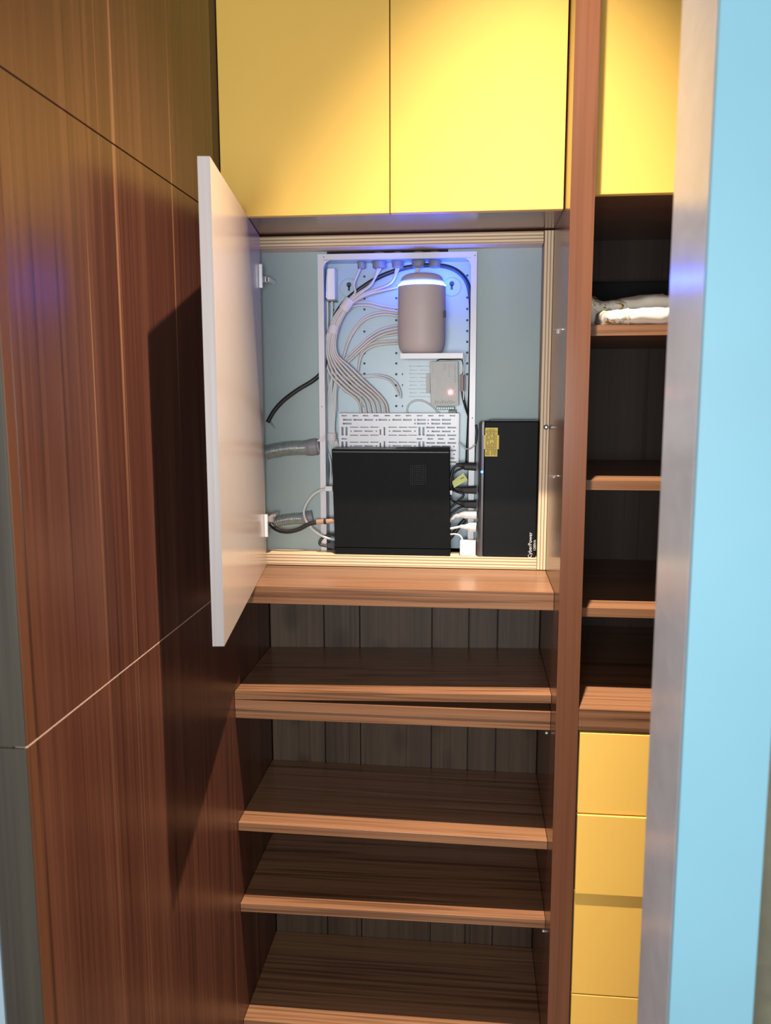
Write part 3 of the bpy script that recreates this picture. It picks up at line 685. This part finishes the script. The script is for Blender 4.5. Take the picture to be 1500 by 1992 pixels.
for i in range(9):
    for j in range(10):
        q = at(799+i*3.6, 906+j*4.0, Y=YV+0.002)
        disc((q.x, YV+0.0025, q.z), 0.0009, 0.0012, 6, vb)
vo = obj('vent_hole', vb, 'vent', nv); vo['kind'] = 'stuff'

# ------------------------------------------------------------------ battery backup unit
YU = YN+0.008
up_ = thing('battery_backup', 'tall black battery backup unit with a yellow label and white lettering', 'battery backup', (0.09, YU, -0.4085))
U = [at(943, 821, Y=YU), at(1048.5, 818, Y=YU), at(1044, 1080, Y=YU), at(939, 1080, Y=YU)]
zu0 = -0.4080; zu1 = -0.0715
ux0, ux1 = 0.0262, 0.1572
obj('body', box(ux0, ux1, YU, YT-0.001, zu0, zu1, 0.0025), 'ups', up_)
obj('top_cap', box(ux0+0.012, ux1-0.001, YU+0.002, YU+0.055, zu1+0.0004, zu1+0.0035, 0.001), 'cable_b', up_)
# curved glossy bezel on the left: rounded outline in plan
b = bmesh.new()
def bez(z, k=1.0):
    return [(ux0-0.0008, YU-0.001, z), (ux0-0.006*k, YU-0.001, z), (ux0-0.0115*k, YU+0.006, z), (ux0-0.0135*k, YU+0.020, z), (ux0-0.0135*k, YU+0.058, z), (ux0-0.0008, YU+0.058, z)]
rings = []
for z, k in ((zu0, 1.25), (zu0+0.03, 1.2), (zu0+0.05, 1.02), (zu0+0.08, 1.0), (zu1-0.008, 1.0), (zu1-0.001, 0.75)):
    rings.append([b.verts.new(p) for p in bez(z, k)])
for r0, r1 in zip(rings, rings[1:]):
    for k in range(6): b.faces.new((r0[k], r0[(k+1) % 6], r1[(k+1) % 6], r1[k]))
b.faces.new(rings[0][::-1]); b.faces.new(rings[-1])
obj('bezel', b, 'bezel', up_)
a, c2 = at(933.5, 914, Y=YU-0.0012), at(936.5, 862, Y=YU-0.0012)
obj('groove_glow', box(ux0-0.0062, ux0-0.0030, YU-0.0022, YU-0.0008, a.z, c2.z+0.02), 'blue_dim', up_)  # faint emission paints the blue light's glow along the glossy groove
q = at(935, 918, Y=YU-0.002)
obj('light', disc((ux0-0.0046, YU-0.0011, q.z), 0.0034, 0.0018, 14, r2=0.0022), 'blue', up_)
# yellow label with lines of print
l0, l1 = at(944, 832, Y=YU), at(967.5, 888, Y=YU)
lab = plate(l0.x-0.0035, l1.x+0.0035, l1.z, l0.z, YU-0.0006, 0.0004, [(l0.x-0.01, l0.x, l1.z-1, l1.z+0.018), (l1.x, l1.x+0.01, l1.z-1, l1.z+0.018), (l0.x-0.01, l0.x, l0.z-0.018, l0.z+1), (l1.x, l1.x+0.01, l0.z-0.018, l0.z+1)])
lo = obj('warning_label', lab, 'label_y', up_)
ib = bmesh.new(); rnd = random.Random(3)
for k in range(8):
    x = l0.x+0.0022+k*0.0034; z = l1.z+0.003
    while z < l0.z-0.004:
        ln = rnd.uniform(0.002, 0.006); 
        if rnd.random() > 0.1: box(x, x+0.0015, YU-0.0008, YU-0.0005, z, min(z+ln, l0.z-0.003), bm=ib)
        z += ln+0.0009
obj('print', ib, 'ink', lo)['kind'] = 'stuff'
for body, size, px, py in (('CyberPower', 0.0125, 1031.5, 1060.5), ('1200VA', 0.0085, 1040.5, 1061)):
    tb = text_bm(body, size)
    c_ = at(px, py, Y=YU-0.0004)
    mt = Matrix.Translation(c_) @ Matrix.Rotation(math.radians(90), 4, 'X') @ Matrix.Rotation(math.radians(90), 4, 'Z')
    bmesh.ops.transform(tb, matrix=mt, verts=tb.verts)
    obj('lettering', tb, 'white_ink', up_)

# ------------------------------------------------------------------ plugs and leads between recorder and backup unit
def plug(pts, rads, mat, name, label, Y=0.262, seg=14, flat=0.8):
    P = [at(x, y, Y=Y) for x, y in pts]
    t = thing(name, label, 'plug', P[-1])
    bm = tube(P, 0.01, seg, smooth=False, rads=rads)
    for v in bm.verts: v.co.y = Y+(v.co.y-Y)*flat
    obj('body', bm, mat, t, smooth=False); return t
def lead(t, pts, r, mat='cable_b'):
    return obj('lead', tube([at(x, y, Y=Y) for x, y, Y in pts], r, 8), mat, t, smooth=True)
p1_ = plug([(887, 904), (898, 905), (904, 907), (927, 908)], [0.004, 0.006, 0.0095, 0.0105], 'cable_b', 'power_plug', 'black power plug, topmost in the backup unit, above the yellow-green tag')
lead(p1_, [(890, 904, .262), (882, 912, .262), (878, 926, .262), (876.5, 940, .262), (879, 952, .264), (890, 956, .27)], 0.0032)
lead(p1_, [(900, 911, .270), (888, 916, .272), (881, 926, .272), (880, 942, .272), (877, 950, .268), (873, 956, .262)], 0.0026)
p2_ = plug([(885, 950), (893, 952), (902, 953), (927, 953)], [0.005, 0.0065, 0.0090, 0.0105], 'cable_b', 'power_plug', 'black power plug below the yellow-green tag')
lead(p2_, [(887, 950, .262), (882, 947, .266), (888, 956, .274), (902, 962, .276), (890, 976, .276), (874, 990, .276)], 0.0030)
p3_ = plug([(889, 977), (897, 979), (904, 981), (927, 981)], [0.005, 0.0065, 0.0095, 0.0110], 'cable_b', 'power_plug', 'black power plug, lowest of the black ones in the backup unit')
lead(p3_, [(890, 977, .262), (882, 975, .266), (877, 968, .268), (875, 962, .268)], 0.0028)
lead(p3_, [(905, 984, .270), (893, 988, .272), (882, 996, .272), (874, 1003, .272)], 0.0030)
p4_ = plug([(880, 1010), (884, 1005), (889, 1003), (892, 1003), (895, 1002), (901, 1001), (904, 1001), (927, 1001.5)], [0.003, 0.0045, 0.0062, 0.0052, 0.0065, 0.0085, 0.0098, 0.0105], 'white_pl', 'power_plug', 'white ribbed power plug, upper one in the backup unit', Y=0.258)
lead(p4_, [(883, 1006, .258), (878, 1010, .262), (874, 1016, .266)], 0.003, 'white_pl')
p5_ = plug([(896, 1024), (904, 1025), (911, 1024.5), (914, 1025), (926, 1025.5)], [0.0045, 0.0055, 0.0085, 0.0115, 0.0120], 'white_pl', 'power_plug', 'white flared power plug, lower one just above the charger', Y=0.258)
lead(p5_, [(897, 1024, .258), (886, 1026.5, .259), (874, 1029, .262)], 0.0030, 'white_pl')
ck = thing('power_charger', 'square white charger block with a thin white lead at the foot of the backup unit', 'charger', at(912, 1081, Y=0.25))
a, b = at(894.5, 1080, Y=0.246), at(927.5, 1053, Y=0.246)
obj('body', box(a.x, ux0-0.0175, 0.242, 0.276, -0.4080, b.z, 0.0022), 'white_pl', ck)
lead(ck, [(899, 1054, .255), (898.5, 1047, .255), (893, 1041, .256), (884, 1039, .258), (874, 1040, .262)], 0.0021, 'white_pl')
tg = hexa([at(x, y, Y=Y) for x, y, Y in ((883, 949, .256), (910, 934, .252), (910.5, 934, .254), (884, 949, .258), (879.5, 937, .256), (901, 919.5, .252), (902, 920, .254), (880, 937.5, .258))], 0.0004)
tg_o = tag('cable_tag', tg, 'tag', 'creased yellow-green paper tag hanging on the black leads', 'tag', at(895, 935, Y=.255))
a = at(899, 930, Y=.2525)
tb = box(a.x-0.005, a.x+0.005, 0.2508, 0.2516, a.z-0.0008, a.z+0.0008); bmesh.ops.rotate(tb, cent=a, matrix=Matrix.Rotation(math.radians(-28), 3, 'Y'), verts=tb.verts)
obj('print', tb, 'ink', tg_o)
GW = 'black leads tangled behind the plugs'
for lab, (pts, r) in zip(('black lead hanging straight between the two upper black plugs', 'thin black lead curling beside the yellow-green tag', 'thick black lead slanting down behind the white plugs', 'black lead along the top of the backup unit bezel'), (([(913, 905), (911.5, 930), (912, 960), (911, 985)], 0.0022), ([(912, 934), (917, 936), (921, 944), (919, 952)], 0.0019), ([(905, 1011), (896, 1020), (886, 1034), (874, 1048)], 0.0052), ([(926, 826), (928, 840), (926.5, 856), (924, 868), (923, 900)], 0.0028))):
    cable([(x, y, 0.292) for x, y in pts], r, 'cable_b', 'power_lead', lab, GW)
cable([(893, 862, 0.30), (900, 868, 0.30), (907, 873, 0.296), (916, 872, 0.276), (925, 864, 0.272)], 0.0022, 'cable_w2', 'network_cable', 'thin grey-white cable crossing the flange beside the slotted plate')
q0, q1 = at(875, 962, Y=.256), at(880, 954, Y=.256)
tag('plug_tip', box(q0.x, q1.x, 0.254, 0.258, q0.z, q1.z, 0.0006), 'white_pl', 'little white tab against the recorder, below the tag', 'tab', q0)

# ------------------------------------------------------------------ leads on the left of the recorder
wc = thing('network_lead', 'white cable with a square plug looping out over the flange beside the recorder', 'cable', at(645, 951, Y=0.258))
obj('lead', tube([at(x, y, Y=Y) for x, y, Y in ((640, 952, .258), (628, 952.5, .262), (611, 961, .268), (598, 977, .272), (591.5, 993, .272), (593.5, 1008, .268), (602, 1023, .264), (617, 1036, .262), (634, 1045.5, .262), (651, 1049.5, .270))], 0.0034, 10), 'cable_w2', wc, smooth=True)
a, b = at(632, 955.5, Y=.252), at(646.5, 946, Y=.252)
obj('plug', box(a.x, b.x, 0.252, 0.262, a.z, b.z, 0.001), 'cable_w2', wc)
bc = thing('coaxial_lead', 'short black cable with brass connectors plugged into the recorder', 'cable', at(640, 1014, Y=0.252))
obj('lead', tube([at(x, y, Y=Y) for x, y, Y in ((526, 1019, .262), (534, 1027, .258), (547, 1033, .254), (564, 1034, .252), (583, 1029, .252), (600, 1020, .252), (618, 1015.5, .252))], 0.0056, 12), 'cable_b', bc, smooth=True)
def cyl(px0, px1, y0, y1, r, mat, nm):
    obj(nm, tube([at(px0, y0, Y=.252), at(px1, y1, Y=.252)], r, 14, smooth=False), mat, bc)
cyl(616, 630, 1015.5, 1014.5, 0.0068, 'gold', 'brass_sleeve')
cyl(630.3, 634.5, 1014.4, 1014.2, 0.0074, 'cable_b', 'collar')
cyl(634.8, 651, 1014.1, 1013, 0.0062, 'gold', 'brass_plug')
bl = thing('power_lead', 'black lead doubled back in a tight loop at the foot of the recorder', 'cable', at(640, 1064, Y=0.262))
obj('lead', tube([at(x, y, Y=Y) for x, y, Y in ((653, 1041, .272), (640, 1041, .268), (628, 1046, .264), (622, 1054, .262), (624, 1060, .260), (634, 1062, .260), (653, 1065, .262))], 0.0036, 10), 'cable_b', bl, smooth=True)
obj('plug', hexa([at(x, y, Y=Y) for x, y, Y in ((636, 1065, .256), (651, 1069, .256), (651, 1069, .268), (636, 1065, .268), (636, 1057, .256), (651, 1053, .256), (651, 1053, .268), (636, 1057, .268))], 0.001), 'cable_b', bl)

# ------------------------------------------------------------------ folded blanket on the neighbouring shelf
ZA = 0.1386
def soft(xa, xb, y0, y1, z0, z1, seed, amp, bulge=0.0, sub=5, fold=0):
    rn = random.Random(seed)
    b = bmesh.new(); NX, NA = 44, 28
    from mathutils import noise as ns
    rings = []
    for i in range(NX+1):
        t = i/NX; x = xa+(xb-xa)*t
        end = math.sqrt(max(0.0, 1-(1-min(1, t/0.10))**2)) if t < 0.10 else 1.0
        end = max(end, 0.12)
        zc = (z0+z1)/2; hz_ = (z1-z0)/2*(1+bulge*math.sin(t*5.0)); yc = (y0+y1)/2; hy = (y1-y0)/2
        ring = []
        for k in range(NA):
            a = 2*math.pi*k/NA; ca, sa = math.cos(a), math.sin(a)
            e = 0.55
            py = yc+hy*math.copysign(abs(ca)**e, ca)*(0.6+0.4*end); pz = zc+hz_*math.copysign(abs(sa)**e, sa)*end
            n_ = ns.noise(Vector((x*26+seed, py*26, pz*30)))*amp*(1.0 if t > 0.35 else 2.2)
            n2 = ns.noise(Vector((x*70+seed, py*70, pz*70)))*amp*0.5*(0.15 if t > 0.35 else 1.0)
            p = Vector((x, py+ca*(n_+n2), max(z0, pz+sa*(n_+n2)))); ring.append(b.verts.new(p))
        rings.append(ring)
    for a, c3 in zip(rings, rings[1:]):
        for k in range(NA): b.faces.new((a[k], a[(k+1) % NA], c3[(k+1) % NA], c3[k]))
    b.faces.new(rings[0][::-1]); b.faces.new(rings[-1]); return b
bk = thing('folded_blanket', 'white blanket folded in two layers, its crumpled end printed in gold', 'blanket', (0.4, 0.1, ZA))
obj('lower_fold', soft(0.305, 0.62, 0.012, 0.20, ZA+0.0004, ZA+0.037, 3, 0.004, 0.12), 'cloth', bk, smooth=True)
obj('lower_border', soft(0.266, 0.325, 0.010, 0.19, ZA+0.0004, ZA+0.036, 8, 0.007), 'cloth_p', bk, smooth=True)['label'] = 'crumpled border with gold and grey print'
obj('upper_fold', soft(0.315, 0.62, 0.125, 0.30, ZA+0.032, ZA+0.075, 5, 0.004, 0.05), 'cloth', bk, smooth=True)
obj('upper_border', soft(0.250, 0.335, 0.115, 0.29, ZA+0.0004, ZA+0.068, 11, 0.009), 'cloth_p', bk, smooth=True)
q = at(1200, 549, Y=0.45)
tag('storage_bundle', box(XP+0.006, 0.74, 0.43, 0.55, ZA+0.0004, q.z, 0.006), 'black_cloth', 'black bundle at the back of the shelf behind the white blanket', 'bundle', (0.45, 0.49, ZA))

# ------------------------------------------------------------------ curtain behind the blue wall end
cb_ = bmesh.new(); NX, NZ = 24, 220
vv = []
for j in range(NZ+1):
    z = FL+0.02+(CE-FL-0.06)*j/NZ; row = []
    for i in range(NX+1):
        x = 0.262+0.30*i/NX
        ph = z*2*math.pi/0.034+6*math.sin((x-0.262)*9)
        y = -0.935+0.013*math.sin(ph)+0.006*math.sin(x*60)
        row.append((cb_.verts.new((x, y, z)), cb_.verts.new((x, y+0.003, z))))
    vv.append(row)
for j in range(NZ):
    for i in range(NX):
        for s in (0, 1): cb_.faces.new((vv[j][i][s], vv[j][i+1][s], vv[j+1][i+1][s], vv[j+1][i][s]))
    for i in (0, NX): cb_.faces.new((vv[j][i][0], vv[j][i][1], vv[j+1][i][1], vv[j+1][i][0]))
for i in range(NX):
    for j in (0, NZ): cb_.faces.new((vv[j][i][0], vv[j][i+1][0], vv[j][i+1][1], vv[j][i][1]))
tag('ruched_curtain', cb_, 'curtain', 'olive brown ruched curtain behind the light blue wall end', 'curtain', (0.4, -0.935, FL), smooth=True)

# ------------------------------------------------------------------ ceiling downlight
dl = thing('ceiling_downlight', 'small round recessed downlight in the ceiling before the cabinets', 'downlight', (LX, LY, CE-0.001))
obj('trim_ring', lathe(LX, LY, [(0.05, CE-0.006), (0.055, CE-0.005), (0.055, CE-0.0005)], 32), 'white_pl', dl)
obj('lens', lathe(LX, LY, [(0.03, CE-0.0085), (0.032, CE-0.0065)], 24), emit('lamp_lens', (1.0, 0.82, 0.62), 6), dl)
